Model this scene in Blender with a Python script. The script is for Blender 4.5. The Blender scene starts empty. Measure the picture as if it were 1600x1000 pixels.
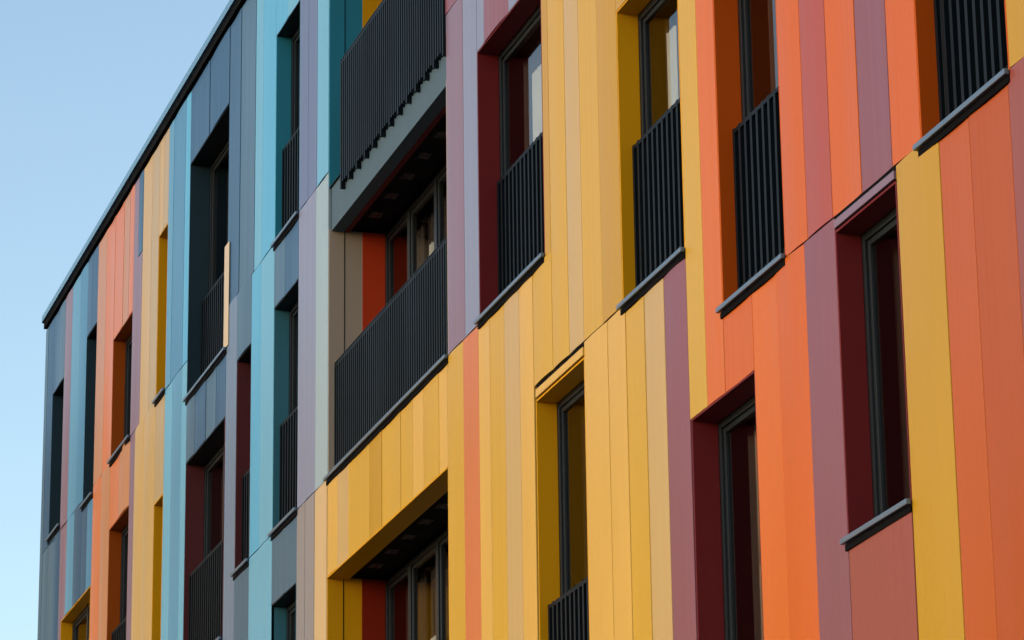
import bpy, bmesh, math, random
from mathutils import Vector, Matrix
random.seed(7)
SC = bpy.context.scene
COL = SC.collection

# ------------------------------------------------------------------ camera
cam_d = bpy.data.cameras.new('camera'); cam = bpy.data.objects.new('camera', cam_d)
COL.objects.link(cam); SC.camera = cam
cam_d.sensor_fit = 'HORIZONTAL'; cam_d.sensor_width = 36.0
cam_d.lens = 36.0 * 5509.5 / 1600.0
cam_d.clip_start = 0.1; cam_d.clip_end = 5000
R = Vector((0.295676, 0.955204, -0.012658)).normalized()
U = Vector((0.293518, -0.078231, 0.952747)).normalized()
F = R.cross(U) * -1
F = Vector((-0.909078, 0.285419, 0.303501)).normalized()
m = Matrix(((R.x, U.x, -F.x), (R.y, U.y, -F.y), (R.z, U.z, -F.z))).to_4x4()
m.translation = Vector((0, -8.5, 1.6)); cam.matrix_world = m

# ------------------------------------------------------------------ sky and sun
SUN_EL, SUN_AZ = math.radians(10), math.radians(172)    # azimuth from +Y towards +X: low in front of the facade
w = bpy.data.worlds.new('World'); SC.world = w; w.use_nodes = True
nt = w.node_tree; nt.nodes.clear()
out = nt.nodes.new('ShaderNodeOutputWorld'); bg = nt.nodes.new('ShaderNodeBackground')
sky = nt.nodes.new('ShaderNodeTexSky'); sky.sky_type = 'NISHITA'; sky.sun_disc = False
sky.sun_elevation = SUN_EL; sky.sun_rotation = SUN_AZ
sky.air_density = 1.0; sky.dust_density = 1.0; sky.ozone_density = 1.0
bg.inputs['Strength'].default_value = 0.15
nt.links.new(sky.outputs[0], bg.inputs[0]); nt.links.new(bg.outputs[0], out.inputs[0])
sun_d = bpy.data.lights.new('sun', 'SUN'); sun_d.energy = 0.5; sun_d.angle = math.radians(18)
sun_d.color = (1.0, 0.90, 0.80)
sun = bpy.data.objects.new('sun', sun_d); COL.objects.link(sun)
sd = Vector((math.sin(SUN_AZ) * math.cos(SUN_EL), math.cos(SUN_AZ) * math.cos(SUN_EL), math.sin(SUN_EL)))
sun.rotation_euler = sd.to_track_quat('Z', 'Y').to_euler(); sun.location = (0, 60, 60)
SC.view_settings.view_transform = 'Standard'; SC.view_settings.look = 'None'
SC.view_settings.gamma = 1.0; SC.view_settings.use_curve_mapping = False
SC.view_settings.exposure = 1.25

# ------------------------------------------------------------------ materials
def lin(c): return tuple((v / 12.92 if v <= 0.04045 else ((v + 0.055) / 1.055) ** 2.4) for v in c)
def new_mat(name):
    mt = bpy.data.materials.new(name); mt.use_nodes = True
    return mt, mt.node_tree, mt.node_tree.nodes['Principled BSDF']
def painted(name, rgb, rough=0.33, spec=0.16, var=0.05, coat=0.0, metal=0.0, ribs=False):
    mt, t, b = new_mat(name)
    b.inputs['Roughness'].default_value = rough
    b.inputs['Specular IOR Level'].default_value = spec
    b.inputs['Metallic'].default_value = metal
    if coat: b.inputs['Coat Weight'].default_value = coat; b.inputs['Coat Roughness'].default_value = 0.25
    tc = t.nodes.new('ShaderNodeTexCoord')
    mp = t.nodes.new('ShaderNodeMapping'); mp.inputs['Scale'].default_value = (1.2, 1.2, 0.25)
    n1 = t.nodes.new('ShaderNodeTexNoise'); n1.inputs['Scale'].default_value = 1.3; n1.inputs['Detail'].default_value = 3
    t.links.new(tc.outputs['Object'], mp.inputs['Vector']); t.links.new(mp.outputs[0], n1.inputs['Vector'])
    mx = t.nodes.new('ShaderNodeMixRGB'); mx.blend_type = 'MIX'
    mx.inputs[1].default_value = tuple(v * (1 - var * 1.6) for v in rgb) + (1,)
    mx.inputs[2].default_value = tuple(min(1, v * (1 + var)) for v in rgb) + (1,)
    t.links.new(n1.outputs['Fac'], mx.inputs[0]); t.links.new(mx.outputs[0], b.inputs['Base Color'])
    mr = t.nodes.new('ShaderNodeMapRange')
    mr.inputs['From Min'].default_value = 0.3; mr.inputs['From Max'].default_value = 0.7
    mr.inputs['To Min'].default_value = rough * 0.88; mr.inputs['To Max'].default_value = rough * 1.14
    t.links.new(n1.outputs['Fac'], mr.inputs[0]); t.links.new(mr.outputs[0], b.inputs['Roughness'])
    if ribs:   # rolling waviness of the sheet: long vertical ripples
        m2 = t.nodes.new('ShaderNodeMapping'); m2.inputs['Scale'].default_value = (9, 0.0, 0.05)
        n3 = t.nodes.new('ShaderNodeTexNoise'); n3.inputs['Scale'].default_value = 1.0; n3.inputs['Detail'].default_value = 1.5
        bp = t.nodes.new('ShaderNodeBump'); bp.inputs['Strength'].default_value = 1.0; bp.inputs['Distance'].default_value = 0.0042
        t.links.new(tc.outputs['Object'], m2.inputs['Vector']); t.links.new(m2.outputs[0], n3.inputs['Vector'])
        t.links.new(n3.outputs['Fac'], bp.inputs['Height']); t.links.new(bp.outputs[0], b.inputs['Normal'])
    return mt

PAL = {  # paint colours of the cladding, linear base colour
 'slate':      (0.018, 0.062, 0.140), 'slate_b': (0.025, 0.072, 0.152), 'slate_g': (0.047, 0.100, 0.170),
 'sky':        (0.075, 0.220, 0.380), 'sky_b':   (0.050, 0.170, 0.320),
 'cyan':       (0.070, 0.290, 0.500), 'cyan_b':  (0.105, 0.300, 0.470),
 'lilac':      (0.095, 0.118, 0.230), 'lilac_b': (0.165, 0.185, 0.290),
 'mauve':      (0.175, 0.064, 0.088), 'mauve_b': (0.165, 0.108, 0.160),
 'plum':       (0.220, 0.056, 0.044), 'redpink': (0.285, 0.058, 0.045),
 'salmon':     (0.440, 0.142, 0.058), 'salmon_b': (0.360, 0.170, 0.090),
 'orange':     (0.435, 0.086, 0.004), 'orange_b': (0.465, 0.104, 0.010), 'orange_d': (0.350, 0.070, 0.007), 'orange_e': (0.310, 0.058, 0.005),
 'yellow':     (0.430, 0.255, 0.026), 'yellow_b': (0.480, 0.290, 0.060), 'yellow_d': (0.370, 0.205, 0.009),
 'tan':        (0.390, 0.265, 0.110), 'tan_b': (0.330, 0.245, 0.130), 'cream':   (0.440, 0.315, 0.170), 'pale': (0.225, 0.305, 0.365),
 'greybrown':  (0.200, 0.190, 0.210), 'taupe':   (0.290, 0.240, 0.200),
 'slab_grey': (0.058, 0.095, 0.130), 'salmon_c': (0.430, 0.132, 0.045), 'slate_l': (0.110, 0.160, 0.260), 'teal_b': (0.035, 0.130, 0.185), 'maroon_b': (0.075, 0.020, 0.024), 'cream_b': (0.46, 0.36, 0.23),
 'teal':       (0.020, 0.170, 0.260), 'maroon':  (0.120, 0.014, 0.017), 'red': (0.360, 0.035, 0.010), 'red_d': (0.170, 0.014, 0.006),
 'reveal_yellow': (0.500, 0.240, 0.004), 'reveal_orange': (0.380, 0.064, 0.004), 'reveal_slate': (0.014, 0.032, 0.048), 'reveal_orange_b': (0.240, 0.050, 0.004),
}
MATS = {}
MATTE = ('reveal_yellow', 'reveal_orange_b', 'reveal_orange', 'reveal_slate', 'maroon', 'maroon_b', 'teal', 'teal_b', 'taupe', 'red', 'red_d', 'slab_grey')
def M(k):
    if k not in MATS:
        if k in MATTE: MATS[k] = painted(k, PAL[k], rough=0.5, spec=0.06)
        else: MATS[k] = painted(k, PAL[k], ribs=True)
    return MATS[k]
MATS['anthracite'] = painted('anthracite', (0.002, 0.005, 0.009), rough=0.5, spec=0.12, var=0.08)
MATS['frame'] = painted('frame', (0.011, 0.015, 0.020), rough=0.36, spec=0.3)
MATS['sill'] = painted('sill', (0.09, 0.135, 0.20), rough=0.3, spec=0.5, metal=0.3)
MATS['coping'] = painted('coping', (0.07, 0.18, 0.31), rough=0.3, spec=0.4)
MATS['black'] = painted('black', (0.004, 0.004, 0.005), rough=0.8, spec=0.04)
MATS['backing'] = painted('backing', (0.012, 0.012, 0.013), rough=0.9, spec=0.1)
MATS['roofing'] = painted('roofing', (0.10, 0.10, 0.10), rough=0.9, spec=0.2)
MATS['curtain'] = painted('curtain', (0.11, 0.085, 0.08), rough=0.85, spec=0.1)
MATS['blind'] = painted('blind', (0.60, 0.52, 0.42), rough=0.8, spec=0.1)
def glass_mat():
    mt, t, b = new_mat('window_glass'); t.nodes.remove(b)
    o = t.nodes['Material Output']
    fr = t.nodes.new('ShaderNodeFresnel'); fr.inputs['IOR'].default_value = 2.0
    tr = t.nodes.new('ShaderNodeBsdfTransparent'); tr.inputs[0].default_value = (0.6, 0.64, 0.64, 1)
    gl = t.nodes.new('ShaderNodeBsdfGlossy'); gl.inputs['Roughness'].default_value = 0.015
    mx = t.nodes.new('ShaderNodeMixShader')
    t.links.new(fr.outputs[0], mx.inputs[0]); t.links.new(tr.outputs[0], mx.inputs[1]); t.links.new(gl.outputs[0], mx.inputs[2])
    n = t.nodes.new('ShaderNodeTexNoise'); n.inputs['Scale'].default_value = 0.9; n.inputs['Detail'].default_value = 1
    bp = t.nodes.new('ShaderNodeBump'); bp.inputs['Strength'].default_value = 0.12; bp.inputs['Distance'].default_value = 0.02
    tc = t.nodes.new('ShaderNodeTexCoord'); t.links.new(tc.outputs['Object'], n.inputs['Vector'])
    t.links.new(n.outputs['Fac'], bp.inputs['Height']); t.links.new(bp.outputs[0], gl.inputs['Normal'])
    t.links.new(mx.outputs[0], o.inputs[0]); return mt
MATS['glass'] = glass_mat()

# ------------------------------------------------------------------ mesh helpers
class MB:
    def __init__(s): s.bm = bmesh.new(); s.mats = []
    def mi(s, k):
        if k not in s.mats: s.mats.append(k)
        return s.mats.index(k)
    def quad(s, pts, k, smooth=False):
        f = s.bm.faces.new([s.bm.verts.new(p) for p in pts]); f.material_index = s.mi(k); f.smooth = smooth; return f
    def box(s, x0, x1, y0, y1, z0, z1, k, bev=0.0):
        r = bmesh.ops.create_cube(s.bm, size=1.0)
        for v in r['verts']:
            v.co = Vector((x0 + (v.co.x + .5) * (x1 - x0), y0 + (v.co.y + .5) * (y1 - y0), z0 + (v.co.z + .5) * (z1 - z0)))
        fs = {f for v in r['verts'] for f in v.link_faces}
        i = s.mi(k)
        for f in fs: f.material_index = i
        if bev:
            es = {e for v in r['verts'] for e in v.link_edges}
            bmesh.ops.bevel(s.bm, geom=list(es), offset=bev, segments=2, affect='EDGES', profile=0.6)
    def strip(s, x0, x1, z0, z1, k, t=0.03, g=0.004):
        """one sheet-metal cladding cassette: slightly pillowed face with rounded folded flanges"""
        x0 += g; x1 -= g
        wd = x1 - x0; amp = random.uniform(-0.006, 0.008) * wd / 0.45; tilt = random.uniform(-0.011, 0.011)
        prof = [(x0, t), (x0, 0.005), (x0 + 0.0015, 0.0015), (x0 + 0.005, 0)]
        n = 8
        for j in range(1, n):
            q = j / n; prof.append((x0 + 0.005 + (wd - 0.01) * q, -amp * math.sin(math.pi * q)))
        prof += [(x1 - 0.005, 0), (x1 - 0.0015, 0.0015), (x1, 0.005), (x1, t)]
        prof = [(x, y + tilt * (x - (x0 + x1) / 2)) for x, y in prof]
        i = s.mi(k)
        nz = max(1, int((z1 - z0) / 1.2)); ph = random.uniform(0, 6)
        rows = []
        for a in range(nz + 1):
            z = z0 + (z1 - z0) * a / nz; o = 0.0012 * math.sin(ph + a * 1.9)
            rows.append([s.bm.verts.new((x, y + (o if 3 < jj < 3 + n else 0), z)) for jj, (x, y) in enumerate(prof)])
        L = len(prof)
        for a in range(nz):
            for j in range(L - 1):
                f = s.bm.faces.new((rows[a][j], rows[a][j + 1], rows[a + 1][j + 1], rows[a + 1][j])); f.material_index = i
                f.smooth = 3 <= j < L - 4
            for j in (3, L - 4):                      # keep the folded edge crisp
                e = s.bm.edges.get((rows[a][j], rows[a + 1][j]))
                if e: e.smooth = False
        for row, zz in ((rows[0], z0), (rows[-1], z1)):   # folded top and bottom edges
            back = [s.bm.verts.new((v.co.x, t, zz)) for v in row]; row = [s.bm.verts.new(v.co) for v in row]
            for j in range(len(row) - 1):
                try:
                    f = s.bm.faces.new((row[j], row[j + 1], back[j + 1], back[j])); f.material_index = i
                except ValueError: pass
    def build(s, name, parent=None, loc=None):
        me = bpy.data.meshes.new(name); 
        if name != 'pane': bmesh.ops.recalc_face_normals(s.bm, faces=s.bm.faces)     # a pane keeps its outward side
        s.bm.to_mesh(me); s.bm.free()
        for k in s.mats: me.materials.append(M(k))
        o = bpy.data.objects.new(name, me); COL.objects.link(o)
        if parent: o.parent = parent
        return o
def lab(o, label=None, cat=None, group=None, kind=None):
    if label: o['label'] = label
    if cat: o['category'] = cat
    if group: o['group'] = group
    if kind: o['kind'] = kind
    return o

# ------------------------------------------------------------------ setting
def ground_mat(name, c1, c2, sc):
    mt, t, b = new_mat(name); b.inputs['Roughness'].default_value = 0.9
    n = t.nodes.new('ShaderNodeTexNoise'); n.inputs['Scale'].default_value = sc; n.inputs['Detail'].default_value = 8
    cr = t.nodes.new('ShaderNodeValToRGB'); cr.color_ramp.elements[0].position = 0.35; cr.color_ramp.elements[1].position = 0.65
    cr.color_ramp.elements[0].color = c1 + (1,); cr.color_ramp.elements[1].color = c2 + (1,)
    tc = t.nodes.new('ShaderNodeTexCoord'); t.links.new(tc.outputs['Object'], n.inputs['Vector'])
    t.links.new(n.outputs['Fac'], cr.inputs[0]); t.links.new(cr.outputs[0], b.inputs['Base Color']); return mt
MATS['grass'] = ground_mat('grass', (0.025, 0.035, 0.014), (0.05, 0.055, 0.025), 0.6)
MATS['asphalt'] = ground_mat('asphalt', (0.04, 0.04, 0.042), (0.06, 0.06, 0.06), 3.0)
MATS['paving'] = ground_mat('paving', (0.085, 0.082, 0.078), (0.12, 0.115, 0.11), 4.0)
b_ = MB(); b_.quad([(-3000, -3000, -0.12), (3000, -3000, -0.12), (3000, 3000, -0.12), (-3000, 3000, -0.12)], 'grass')
lab(b_.build('ground'), kind='structure')
b_ = MB(); b_.box(-400, 300, -19.0, -11.0, -0.2, -0.10, 'asphalt'); lab(b_.build('road'), kind='structure')
b_ = MB(); b_.box(-400, 300, -10.9, -0.05, -0.2, 0.0, 'paving'); lab(b_.build('pavement'), kind='structure')
b_ = MB(); b_.box(-400, 300, -11.0, -10.9, -0.2, 0.02, 'paving', 0.01); lab(b_.build('kerb'), kind='structure')

# ------------------------------------------------------------------ the building
bld = bpy.data.objects.new('apartment_building', None); COL.objects.link(bld); bld.location = (0, 0, 0)
lab(bld, 'flat roofed apartment block clad in vertical blue, yellow, orange and plum metal strips', 'building')
XL, XR, ZT, YB = -50.56, -4.0, 17.84, 13.0
A_, B_, C_, D_, E_ = 14.18, 10.89, 9.87, 9.17, 7.02
FL = 3.30

# openings: x0 x1 z0 z1 jamb colour, reveal depth, railing inset or None, rail top, kind
OPN = [
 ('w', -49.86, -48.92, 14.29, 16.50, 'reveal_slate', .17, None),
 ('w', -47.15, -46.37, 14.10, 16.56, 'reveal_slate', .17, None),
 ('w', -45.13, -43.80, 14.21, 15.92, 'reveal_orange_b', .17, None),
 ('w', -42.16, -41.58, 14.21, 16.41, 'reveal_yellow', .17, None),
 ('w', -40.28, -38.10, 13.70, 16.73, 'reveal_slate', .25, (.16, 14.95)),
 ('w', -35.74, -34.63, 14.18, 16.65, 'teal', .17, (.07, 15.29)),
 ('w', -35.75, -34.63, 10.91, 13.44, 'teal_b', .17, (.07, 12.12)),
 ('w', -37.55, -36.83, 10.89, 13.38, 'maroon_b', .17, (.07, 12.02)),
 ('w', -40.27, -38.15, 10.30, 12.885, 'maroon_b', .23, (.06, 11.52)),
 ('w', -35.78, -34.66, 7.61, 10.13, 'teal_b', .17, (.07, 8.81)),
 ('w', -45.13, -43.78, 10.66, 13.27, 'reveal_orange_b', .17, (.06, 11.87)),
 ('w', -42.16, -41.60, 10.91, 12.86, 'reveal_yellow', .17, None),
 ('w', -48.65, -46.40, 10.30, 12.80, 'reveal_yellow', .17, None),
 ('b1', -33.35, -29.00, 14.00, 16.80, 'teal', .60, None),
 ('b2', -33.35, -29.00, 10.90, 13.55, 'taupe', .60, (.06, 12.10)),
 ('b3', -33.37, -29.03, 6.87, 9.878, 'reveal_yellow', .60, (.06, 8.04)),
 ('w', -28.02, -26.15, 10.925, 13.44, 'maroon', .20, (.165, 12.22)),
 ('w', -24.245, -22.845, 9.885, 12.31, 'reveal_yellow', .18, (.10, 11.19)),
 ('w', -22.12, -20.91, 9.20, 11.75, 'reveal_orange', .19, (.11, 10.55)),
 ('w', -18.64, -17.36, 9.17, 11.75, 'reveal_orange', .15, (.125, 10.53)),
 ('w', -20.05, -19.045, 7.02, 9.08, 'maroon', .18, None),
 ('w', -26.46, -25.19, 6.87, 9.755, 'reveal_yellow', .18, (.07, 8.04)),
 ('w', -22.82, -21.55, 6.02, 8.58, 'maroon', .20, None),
]
# columns: z0, z1, boundaries, colours
FLD = []
def fld(z0, z1, xs, cs):
    assert len(xs) == len(cs) + 1, (xs, cs)
    FLD.append((z0, z1, xs, cs.split() if isinstance(cs, str) else cs))
def F_(z0, z1, xs, cs): fld(z0, z1, xs, cs.split())
G = 0.012
ZR = 17.70
# roof to first joint, far end
F_(A_ + G, ZR, [-50.33, -49.86, -49.38, -48.92], 'slate slate_b slate_g')
F_(A_ + G, ZR, [-48.92, -48.35], 'mauve_b')
F_(A_ + G, ZR, [-48.35, -47.72, -47.15], 'sky sky_b')
F_(A_ + G, ZR, [-47.15, -46.76, -46.37], 'slate_b slate')
F_(A_ + G, ZR, [-46.37, -45.73, -45.13, -44.50, -44.11, -43.80, -43.51], 'salmon_b salmon salmon salmon_b salmon mauve_b')
F_(16.57, ZR, [-43.51, -43.21], 'slate_b'); F_(A_ + G, 16.56, [-43.51, -43.21], 'mauve_b')
F_(A_ + G, ZR, [-43.21, -42.61, -42.16, -41.87, -41.58], 'tan tan_b tan tan_b')
F_(A_ + G, ZR, [-41.58, -41.27, -40.56, -40.28], 'sky sky_b cyan')
F_(A_ + G, ZR, [-40.28, -39.20, -38.10], 'slate slate')
F_(A_ + G, ZR, [-38.10, -37.50, -36.73], 'slate_b slate_g')
F_(A_ + G, ZR, [-36.73, -36.36, -35.74, -35.20, -34.63], 'cyan_b cyan cyan cyan_b')
F_(A_ + G, ZR, [-34.63, -34.24, -33.86], 'lilac lilac'); F_(A_ + G, ZR, [-33.86, -33.36], 'cyan_b')
F_(A_ + G, ZR, [-33.35, -32.4, -31.3, -30.2, -29.0], 'teal slate teal slate')
# between first and second joint, far half
F_(0, A_, [-50.33, -49.86, -49.38, -48.86], 'slate_g slate_g slate_b')
F_(0, A_, [-48.86, -48.33], 'mauve_b'); F_(0, A_, [-48.33, -47.77, -47.15, -46.76, -46.37], 'sky slate_b slate_b sky_b')
F_(0, A_, [-46.37, -45.76, -45.13, -44.50, -43.79, -43.46], 'salmon salmon_b salmon salmon_b mauve_b')
F_(0, A_, [-43.46, -42.85, -42.16, -41.58], 'tan tan tan_b')
F_(0, A_, [-41.58, -41.13, -40.56, -40.28], 'cyan_b sky cyan_b')
F_(B_ + G, A_, [-40.28, -39.79, -39.18, -38.62, -38.12], 'slate_g slate_b slate_g slate_b'); F_(0, B_, [-40.28, -39.2, -38.12], 'slate_g slate_b')
F_(0, A_, [-38.12, -37.55], 'slate_l'); F_(B_ + G, A_, [-37.55, -36.83], 'slate_g'); F_(0, B_, [-37.55, -36.83], 'slate_g')
F_(B_ + G, A_, [-36.83, -36.38, -35.75], 'cyan cyan_b'); F_(0, B_, [-36.83, -36.34, -35.76], 'cyan_b cyan_b')
F_(B_ + G, A_, [-35.75, -35.25, -34.63], 'slate_g slate_b'); F_(0, B_, [-35.76, -35.25, -34.65], 'slate_g slate_g')
F_(B_ + G, A_, [-34.63, -34.26, -33.88], 'lilac_b lilac_b'); F_(B_ + G, A_, [-33.88, -33.36], 'pale')
F_(0, B_, [-34.65, -34.30, -33.90], 'greybrown greybrown'); F_(0, B_, [-33.90, -33.38], 'cream')
# balcony bay
F_(0, B_, [-33.37, -32.96, -32.53, -31.73, -31.28, -30.60, -30.18, -29.82, -29.31, -29.03],
   'yellow_b tan yellow yellow_d yellow yellow yellow_b yellow yellow_b')
F_(0, B_, [-29.03, -28.53], 'yellow'); F_(0, B_, [-28.53, -28.07], 'salmon_c')
F_(B_ + G, A_, [-29.0, -28.46, -28.02], 'mauve_b lilac_b'); F_(A_ + G, ZR, [-29.0, -28.46, -28.02], 'mauve lilac_b')
F_(B_ + G, A_, [-28.02, -27.79, -27.07, -26.79, -26.15], 'lilac_b mauve lilac_b mauve_b')
F_(A_ + G, ZR, [-28.02, -27.79, -27.07, -26.79, -26.15], 'lilac_b mauve lilac_b mauve_b')
# yellow field
F_(0, B_, [-28.07, -27.72, -27.30, -26.88, -26.50], 'yellow_b yellow tan yellow_b')
F_(C_ + G, B_, [-26.50, -25.98], 'yellow')
F_(B_, ZR, [-26.15, -25.98], 'yellow_d')
F_(C_ + G, ZR, [-25.98, -25.56, -25.18, -24.72, -24.245], 'yellow tan yellow yellow_d')
F_(C_ + G, ZR, [-24.245, -23.75, -23.30, -22.845], 'yellow_d yellow yellow_d')
F_(0, 6.87, [-26.50, -25.85, -25.19], 'yellow yellow_d')
F_(0, C_, [-25.19, -24.62, -24.19, -23.76, -23.32], 'yellow_b yellow_b yellow tan')
F_(0, C_, [-23.32, -22.84], 'mauve')
F_(8.58, ZR, [-22.84, -22.48], 'yellow')
# orange field
F_(8.58, ZR, [-22.48, -22.12], 'orange_b'); F_(8.58, D_, [-22.12, -21.55], 'orange')
F_(D_ + G, ZR, [-22.12, -21.5, -20.91], 'orange orange_b')
F_(0, 6.02, [-22.84, -22.2, -21.55], 'plum mauve')
F_(0, D_, [-21.55, -21.10, -20.58], 'orange_b orange'); F_(0, D_, [-20.58, -20.05], 'mauve')
F_(0, 7.02, [-20.05, -19.04], 'plum')
F_(0, D_, [-19.04, -18.38], 'yellow_d'); F_(0, D_, [-18.38, -17.94, -17.39], 'orange_d orange_e')
F_(D_ + G, ZR, [-20.91, -20.51], 'orange'); F_(D_ + G, ZR, [-20.51, -20.07], 'redpink'); F_(D_ + G, ZR, [-20.07, -19.58], 'orange')
F_(D_ + G, ZR, [-19.58, -19.08], 'mauve'); F_(D_ + G, ZR, [-19.08, -18.64], 'orange'); F_(D_ + G, ZR, [-18.64, -18.0, -17.36], 'orange orange_b')
F_(D_ + G, ZR, [-17.36, -16.80], 'yellow_d'); F_(0, D_, [-17.39, -16.85], 'plum')
for z0, z1, s in ((0, D_, 0), (D_ + G, ZR, 2)):
    xs = [-16.80 if s else -16.85]; x = xs[0]
    fam = ['orange', 'orange', 'yellow', 'yellow_b', 'mauve', 'orange_d', 'redpink', 'yellow_d']
    while x < XR - 0.6:
        nx = x + random.choice((.42, .48, .55, .62)); F_(z0, z1, [x, nx], fam[s % 8]); s += 1; x = nx
    F_(z0, z1, [x, XR], 'orange')

FAM = {'slate': 'slate blue', 'slate_b': 'slate blue', 'slate_l': 'lilac grey', 'slate_g': 'slate blue', 'sky': 'pale blue', 'sky_b': 'pale blue', 'cyan': 'pale blue', 'cyan_b': 'pale blue',
       'pale': 'pale grey', 'cream': 'cream', 'lilac': 'lilac grey', 'lilac_b': 'lilac grey', 'mauve': 'dusty plum', 'mauve_b': 'dusty plum', 'plum': 'dusty plum',
       'redpink': 'brick pink', 'salmon': 'orange', 'salmon_b': 'orange', 'salmon_c': 'orange', 'orange': 'orange', 'orange_b': 'orange', 'orange_d': 'orange', 'orange_e': 'orange',
       'yellow': 'yellow', 'yellow_b': 'yellow', 'yellow_d': 'yellow', 'tan': 'yellow', 'tan_b': 'yellow', 'greybrown': 'grey brown', 'taupe': 'taupe', 'teal': 'teal'}

LINTEL = 0.11
def cut(x0, x1, z0, z1):
    """pieces of a strip left over by the openings (vertical cut per overlapping x-range)"""
    xs = {x0, x1}
    for o in OPN:
        if o[4] > z0 + .01 and o[3] < z1 - .01:
            for e in (o[1], o[2]):
                if x0 + .03 < e < x1 - .03: xs.add(e)
    xs = sorted(xs); res = []
    for a, b in zip(xs, xs[1:]):
        segs = [(z0, z1)]
        for o in OPN:
            if o[1] < (a + b) / 2 < o[2]:
                ns = []
                for (s, t) in segs:
                    if o[4] <= s or o[3] >= t: ns.append((s, t)); continue
                    if o[3] - s > 0.02: ns.append((s, o[3]))
                    if t - o[4] > 0.02: ns.append((o[4], t))
                segs = ns
        res.append((a, b, segs))
    return res

# gather adjacent strips of one colour family and one vertical extent into one panel part
count = 0
for z0, z1, xs, cs in FLD:
    run = None; runs = []
    for x0, x1, c in zip(xs, xs[1:], cs):
        if run and FAM[c] == run[0]: run[1].append((x0, x1, c))
        else: run = [FAM[c], [(x0, x1, c)]]; runs.append(run)
    for fam, items in runs:
        pcs = [(a, b, p, q, c) for x0, x1, c in items for a, b, segs in cut(x0, x1, z0, z1) for p, q in segs]
        comps = []
        for pc in pcs:                                  # strips that touch make one panel, the rest go apart
            hit = [cm for cm in comps if any(abs(o[1] - pc[0]) < .02 and min(o[3], pc[3]) - max(o[2], pc[2]) > .02 for o in cm)]
            new = [pc] + [o for cm in hit for o in cm]
            comps = [cm for cm in comps if cm not in hit] + [new]
        for cm in comps:
            mb = MB()
            for a, b, p, q, c in sorted(cm): mb.strip(a, b, p, q, c)
            o = mb.build('wall_panel', bld); o['label'] = fam + ' metal cladding strips'; count += 1
print('wall panels', count)
# corner post at the far end
mb = MB(); mb.box(XL, -50.335, -.004, .05, 0, ZR, 'slate_g', .006); mb.build('corner_trim', bld)

# dark backing wall behind the cladding, with the openings left free
mb = MB()
xs = sorted({XL + .02, XR - .02} | {o[1] for o in OPN} | {o[2] for o in OPN})
for a, b in zip(xs, xs[1:]):
    zs = [(0.0, ZR + .05)]
    for o in OPN:
        if o[1] <= a + 1e-4 and o[2] >= b - 1e-4:
            ns = []
            for s, t in zs:
                if o[4] <= s or o[3] >= t: ns.append((s, t)); continue
                if o[3] > s: ns.append((s, o[3]))
                if t > o[4]: ns.append((o[4], t))
            zs = ns
    for s, t in zs: mb.quad([(a, .032, s), (b, .032, s), (b, .032, t), (a, .032, t)], 'backing')
mb.build('backing_wall', bld)
mb = MB()
mb.quad([(XL + .02, .033, 0), (XL + .02, YB, 0), (XL + .02, YB, ZR), (XL + .02, .033, ZR)], 'slate_g')
mb.quad([(XR - .02, .033, 0), (XR - .02, YB, 0), (XR - .02, YB, ZR), (XR - .02, .033, ZR)], 'orange')
mb.quad([(XL + .02, YB, 0), (XR - .02, YB, 0), (XR - .02, YB, ZR), (XL + .02, YB, ZR)], 'slate_g')
mb.build('outer_wall', bld)
# roof with its metal coping
mb = MB(); mb.quad([(XL, .04, ZR - .05), (XR, .04, ZR - .05), (XR, YB, ZR - .05), (XL, YB, ZR - .05)], 'roofing')
roof = mb.build('roof', bld)
mb = MB()
mb.box(XL - .05, XR + .05, -.035, .40, ZR + .04, ZR + .130, 'black', .004)
mb.box(XL - .07, XR + .07, -.065, .42, ZR + .133, ZR + .245, 'coping', .012)
mb.build('roof_coping', roof)

def picket_rail(x0, x1, z0, z1, yc, n_brk=None, drop=0.05, ext=0.09, sp=.112, cap=False):
    """deep flat bars at close spacing between two flat rails"""
    mb = MB(); k = 'anthracite'
    n = max(3, round((x1 - x0 - .03) / sp)); st = (x1 - x0 - .03) / n
    for i in range(n + 1):
        x = x0 + .015 + st * i; lo = z0 + drop
        if n_brk and i % n_brk == 0: lo -= ext
        mb.box(x - .020, x + .020, yc - .025, yc + .025, lo, z1 - random.uniform(0, .004), k, .002)
    mb.box(x0 + .003, x1 - .003, yc - .0235, yc + .0235, z1 - .04, z1 - .008, k)
    mb.box(x0 + .003, x1 - .003, yc - .008, yc + .008, z0 + drop + .08, z0 + drop + .12, k)
    if cap: mb.box(x0 + .002, x1 - .002, yc - .026, yc + .026, z1 + .001, z1 + .012, k, .002)
    o = mb.build('railing', bld); o['label'] = 'anthracite railing of close upright bars'
    return o

def curtain(x0, x1, z0, z1, y, parent, key='curtain', fold=.028, per=.13):
    mb = MB(); n = int((x1 - x0) / .018); i = mb.mi(key); ph = random.uniform(0, 6)
    a = [mb.bm.verts.new((x0 + (x1 - x0) * j / n, y + fold * math.sin(ph + 6.283 * (x1 - x0) * j / n / per + .6 * math.sin(j * .11)), z0)) for j in range(n + 1)]
    b = [mb.bm.verts.new((v.co.x, v.co.y, z1)) for v in a]
    for j in range(n):
        f = mb.bm.faces.new((a[j], a[j + 1], b[j + 1], b[j])); f.material_index = i; f.smooth = True
    mb.build('curtain', parent)  # with key 'sky_sliver' no curtain but a painted sky reflection

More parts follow.
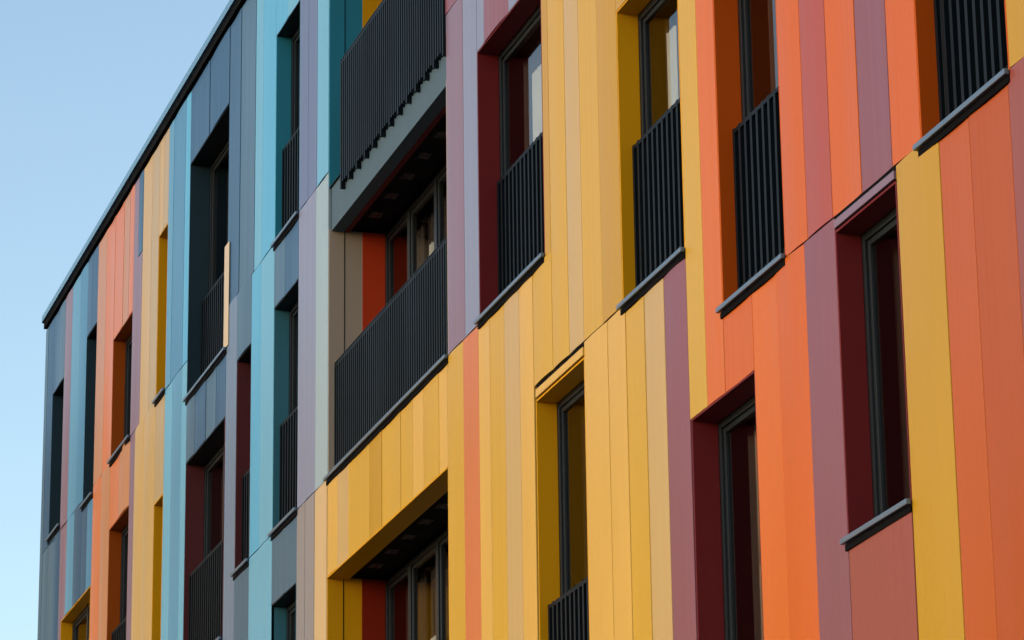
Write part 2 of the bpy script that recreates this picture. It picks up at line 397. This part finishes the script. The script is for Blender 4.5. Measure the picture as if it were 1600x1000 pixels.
def sill_part(x0, x1, z, dep, parent=bld):
    mb = MB()
    mb.box(x0 - .035, x1 + .02, -.042, -.010, z - .032, z + .004, 'sill', .006)   # folded front lip
    mb.box(x0 + .003, x1 - .003, -.009, dep, z - .008, z + .004, 'sill')          # the tray behind it
    mb.box(x0 - .02, x1 + .01, -.012, .004, z - .076, z - .034, 'black')          # black strip: the gap and its shadow put in as colour
    return mb.build('sill', parent)

MATS['sky_sliver'] = painted('sky_sliver', (0.80, 0.80, 0.84), rough=0.8, spec=0.1)
# pale strips added behind the glass as painted sky reflections: x range and top
PALE = {(-28.02, 10.925): (-27.34, -27.06, 13.0), (-24.245, 9.885): (-23.86, -23.66, 12.0),
        (-33.35, 10.90): (-32.05, -31.9, 13.0), (-33.37, 6.87): (-32.05, -31.8, 9.0)}
def window(kind, x0, x1, z0, z1, jc, dep, rail):
    # reveal lining: thin folded sheets on the four sides
    mb = MB(); t = .016
    jy = .003
    fy = dep
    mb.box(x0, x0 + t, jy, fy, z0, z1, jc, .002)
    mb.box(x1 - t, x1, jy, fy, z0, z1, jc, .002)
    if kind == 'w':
        mb.box(x0 + t + .001, x1 - t - .001, jy, fy, z1 - t, z1 - .001, jc if jc in ('reveal_yellow', 'reveal_orange', 'reveal_orange_b', 'maroon') else 'anthracite')  # anthracite heads: the soffit's shade is put into the colour
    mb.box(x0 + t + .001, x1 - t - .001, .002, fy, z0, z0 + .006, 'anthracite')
    rv = mb.build('window_reveal', bld)
    y = dep + .003; fw = .055
    zb, zt = z0 + .012, z1 - .012
    mb = MB()
    if kind == 'w':
        wide = (x1 - x0) > 1.95
        X0, X1 = x0 + .004, x1 - .004
        bars = [X0, X1] if not wide else [X0, (x0 + x1) / 2, X1]
    else:
        X0, X1 = x0 + .018, x1 - .018
        bars = [X0, x0 + .89, x0 + 1.87, x0 + 2.70, x0 + 3.53, X1]
    # outer frame
    mb.box(X0, X0 + fw, y, y + .08, zb, zt, 'frame', .004)
    mb.box(X1 - fw, X1, y, y + .08, zb, zt, 'frame', .004)
    mb.box(X0 + fw, X1 - fw, y + .002, y + .08, zt - fw, zt, 'frame', .004)
    mb.box(X0 + fw, X1 - fw, y + .002, y + .08, zb, zb + fw, 'frame', .004)
    for b in bars[1:-1]: mb.box(b - .045, b + .045, y + .001, y + .08, zb + fw, zt - fw, 'frame', .004)
    win = mb.build('window', bld)
    for a, b in zip(bars, bars[1:]):
        xa = a + (fw if a == X0 else .045); xb = b - (fw if b == X1 else .045)
        mb = MB(); s = .042; ya, yb = y + .018, y + .07            # sash set back in the frame
        mb.box(xa + .003, xa + s, ya, yb, zb + fw + .003, zt - fw - .003, 'frame', .005)
        mb.box(xb - s, xb - .003, ya, yb, zb + fw + .003, zt - fw - .003, 'frame', .005)
        mb.box(xa + s, xb - s, ya + .001, yb, zb + fw + .003, zb + fw + s, 'frame', .004)
        mb.box(xa + s, xb - s, ya + .001, yb, zt - fw - s, zt - fw - .003, 'frame', .004)
        mb.build('sash', win)
        mb = MB(); mb.quad([(xa + s - .01, ya + .02, zb + fw + s - .01), (xb - s + .01, ya + .02, zb + fw + s - .01),
                            (xb - s + .01, ya + .02, zt - fw - s + .01), (xa + s - .01, ya + .02, zt - fw - s + .01)], 'glass')
        mb.build('pane', win)
    curtain(X0 + .05, X0 + (X1 - X0) * .97, zb + .05, zt - .05, y + .22, win)
    if (x0, z0) in PALE:
        a_, b_, zc = PALE[(x0, z0)]
        curtain(a_, b_, zb + .03, zc, y + .10, win, 'sky_sliver', .012, .05)  # pale strip painted in for the sky's reflection
    # dark room behind
    mb = MB(); yy = y + .081; yr = y + 2.2; a, b = x0 - .3, x1 + .3
    a = x0 + .001; b = x1 - .001; c0, c1 = z0 + .001, z1 - .001
    mb.quad([(a, yr, c0), (b, yr, c0), (b, yr, c1), (a, yr, c1)], 'backing')
    mb.quad([(a, yy, c0), (a, yr, c0), (a, yr, c1), (a, yy, c1)], 'backing')
    mb.quad([(b, yy, c0), (b, yr, c0), (b, yr, c1), (b, yy, c1)], 'backing')
    mb.quad([(a, yy, c0), (b, yy, c0), (b, yr, c0), (a, yr, c0)], 'backing')
    mb.quad([(a, yy, c1), (b, yy, c1), (b, yr, c1), (a, yr, c1)], 'backing')
    mb.build('room', win)
    if rail:
        yc = rail[0] + .028
        picket_rail(x0 + .017, x1 - .017, z0, rail[1], yc, sp=.078 if kind != 'w' else .112, cap=kind != 'w')
    return rv

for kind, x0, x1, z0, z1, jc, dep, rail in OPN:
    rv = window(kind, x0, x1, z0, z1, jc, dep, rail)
    if kind != 'b1': sill_part(x0, x1, z0, .05)

# loggia bays: coloured back panel, soffit with its vent clips, seamed jamb
def soffit(x0, x1, z1, dep, key, yf=-.002):
    mb = MB()
    mb.box(x0 + .017, x1 - .017, yf, .22, z1 - .018, z1 - .001, key, .002)
    mb.box(x0 + .017, x1 - .017, .222, dep, z1 + .02, z1 + .03, 'black')
    n = int((x1 - x0) / .6)
    o = mb.build('soffit', bld)
    for i in range(n):
        cx = x0 + .45 + i * .6; v = MB()
        for q in range(3):
            for r_ in range(2):
                v.box(cx + q * .055, cx + q * .055 + .03, .32 + r_ * .07, .35 + r_ * .07, z1 + .008, z1 + .0195, 'curtain', .004)
        v.box(cx - .015, cx + .155, .31, .43, z1 + .0185, z1 + .0198, 'frame')
        v.build('vent', o)
for (x0, x1, z0, z1, back, sk) in ((-33.35, -29.0, 14.0, 16.8, 'reveal_yellow', 'teal'), (-33.35, -29.0, 10.90, 13.55, 'red', 'maroon'),
                                   (-33.37, -29.03, 6.87, 9.878, 'red_d', 'reveal_yellow')):
    mb = MB(); mb.box(x0 + .0162, x0 + .021, .358, .60, z0 + .006, z1, back, .0015); mb.build('jamb_panel', bld)
    mb = MB(); mb.box(x0 + .0162, x0 + .0185, .163, .171, z0, z1, 'black'); mb.build('jamb_seam', bld)
    soffit(x0, x1, z1, .60, sk, .162 if sk == 'maroon' else -.002)
# slab edge of the upper loggia, with its long hanging railing
mb = MB(); mb.box(-33.33, -29.02, .026, .16, 13.53, 14.02, 'slab_grey', .004); mb.build('slab_edge', bld)
o = picket_rail(-32.78, -29.01, 13.85, 15.19, .0, n_brk=4, drop=.0, ext=.055, sp=.078, cap=True)
# unseen plain rendered block, added and turned sunward for facade and glass to reflect
nb = bpy.data.objects.new('reflected_block', None); COL.objects.link(nb); nb.location = (-66, -20, 0); nb.rotation_euler.z = math.radians(-30)
lab(nb, 'sand coloured block with rows of dark windows, added out of view for reflections', 'building')
MATS['render'] = painted('render', (0.72, 0.42, 0.22), rough=0.9, spec=0.1)  # only for the added, unseen block
mb = MB(); mb.box(-14, 0, -14, 12, 0, 21.0, 'render'); mb.build('wall', nb)
mb = MB(); mb.box(-14.2, .25, -14.2, 12.2, 21.0, 21.3, 'roofing'); mb.build('roof', nb)  # roof of the added, unseen block
for st_ in range(6):
    for c_ in range(8):
        yy = -12.6 + c_ * 3.1; z = 1.2 + st_ * 3.4
        mb = MB(); mb.box(.002, .05, yy, yy + 1.5, z, z + 1.7, 'frame', .01); o = mb.build('window', nb)  # window of the added, unseen block
        mb = MB(); mb.box(.051, .055, yy + .1, yy + 1.4, z + .1, z + 1.6, 'black'); mb.build('pane', o)
# lintel strips
for x0, x1, z0, z1, k in ((-26.44, -25.19, 9.765, 9.835, 'yellow_b'), (-20.05, -19.045, 9.09, 9.145, 'mauve_b')):
    mb = MB(); mb.box(x0 + .02, x1, -.012, .03, z0, z1, k, .003); mb.box(x0 + .002, x1, .004, .03, z1 + .001, z1 + .037, 'black'); mb.build('lintel_trim', bld)
# cream fins beside two railings
for x0, x1, z0, z1 in ((-38.21, -37.97, 13.70, 14.96),):
    mb = MB(); mb.box(x0, x1, -.012, -.004, z0, z1, 'cream_b', .002); o = mb.build('panel_strip', bld); o['label'] = 'short cream strip beside a railing'
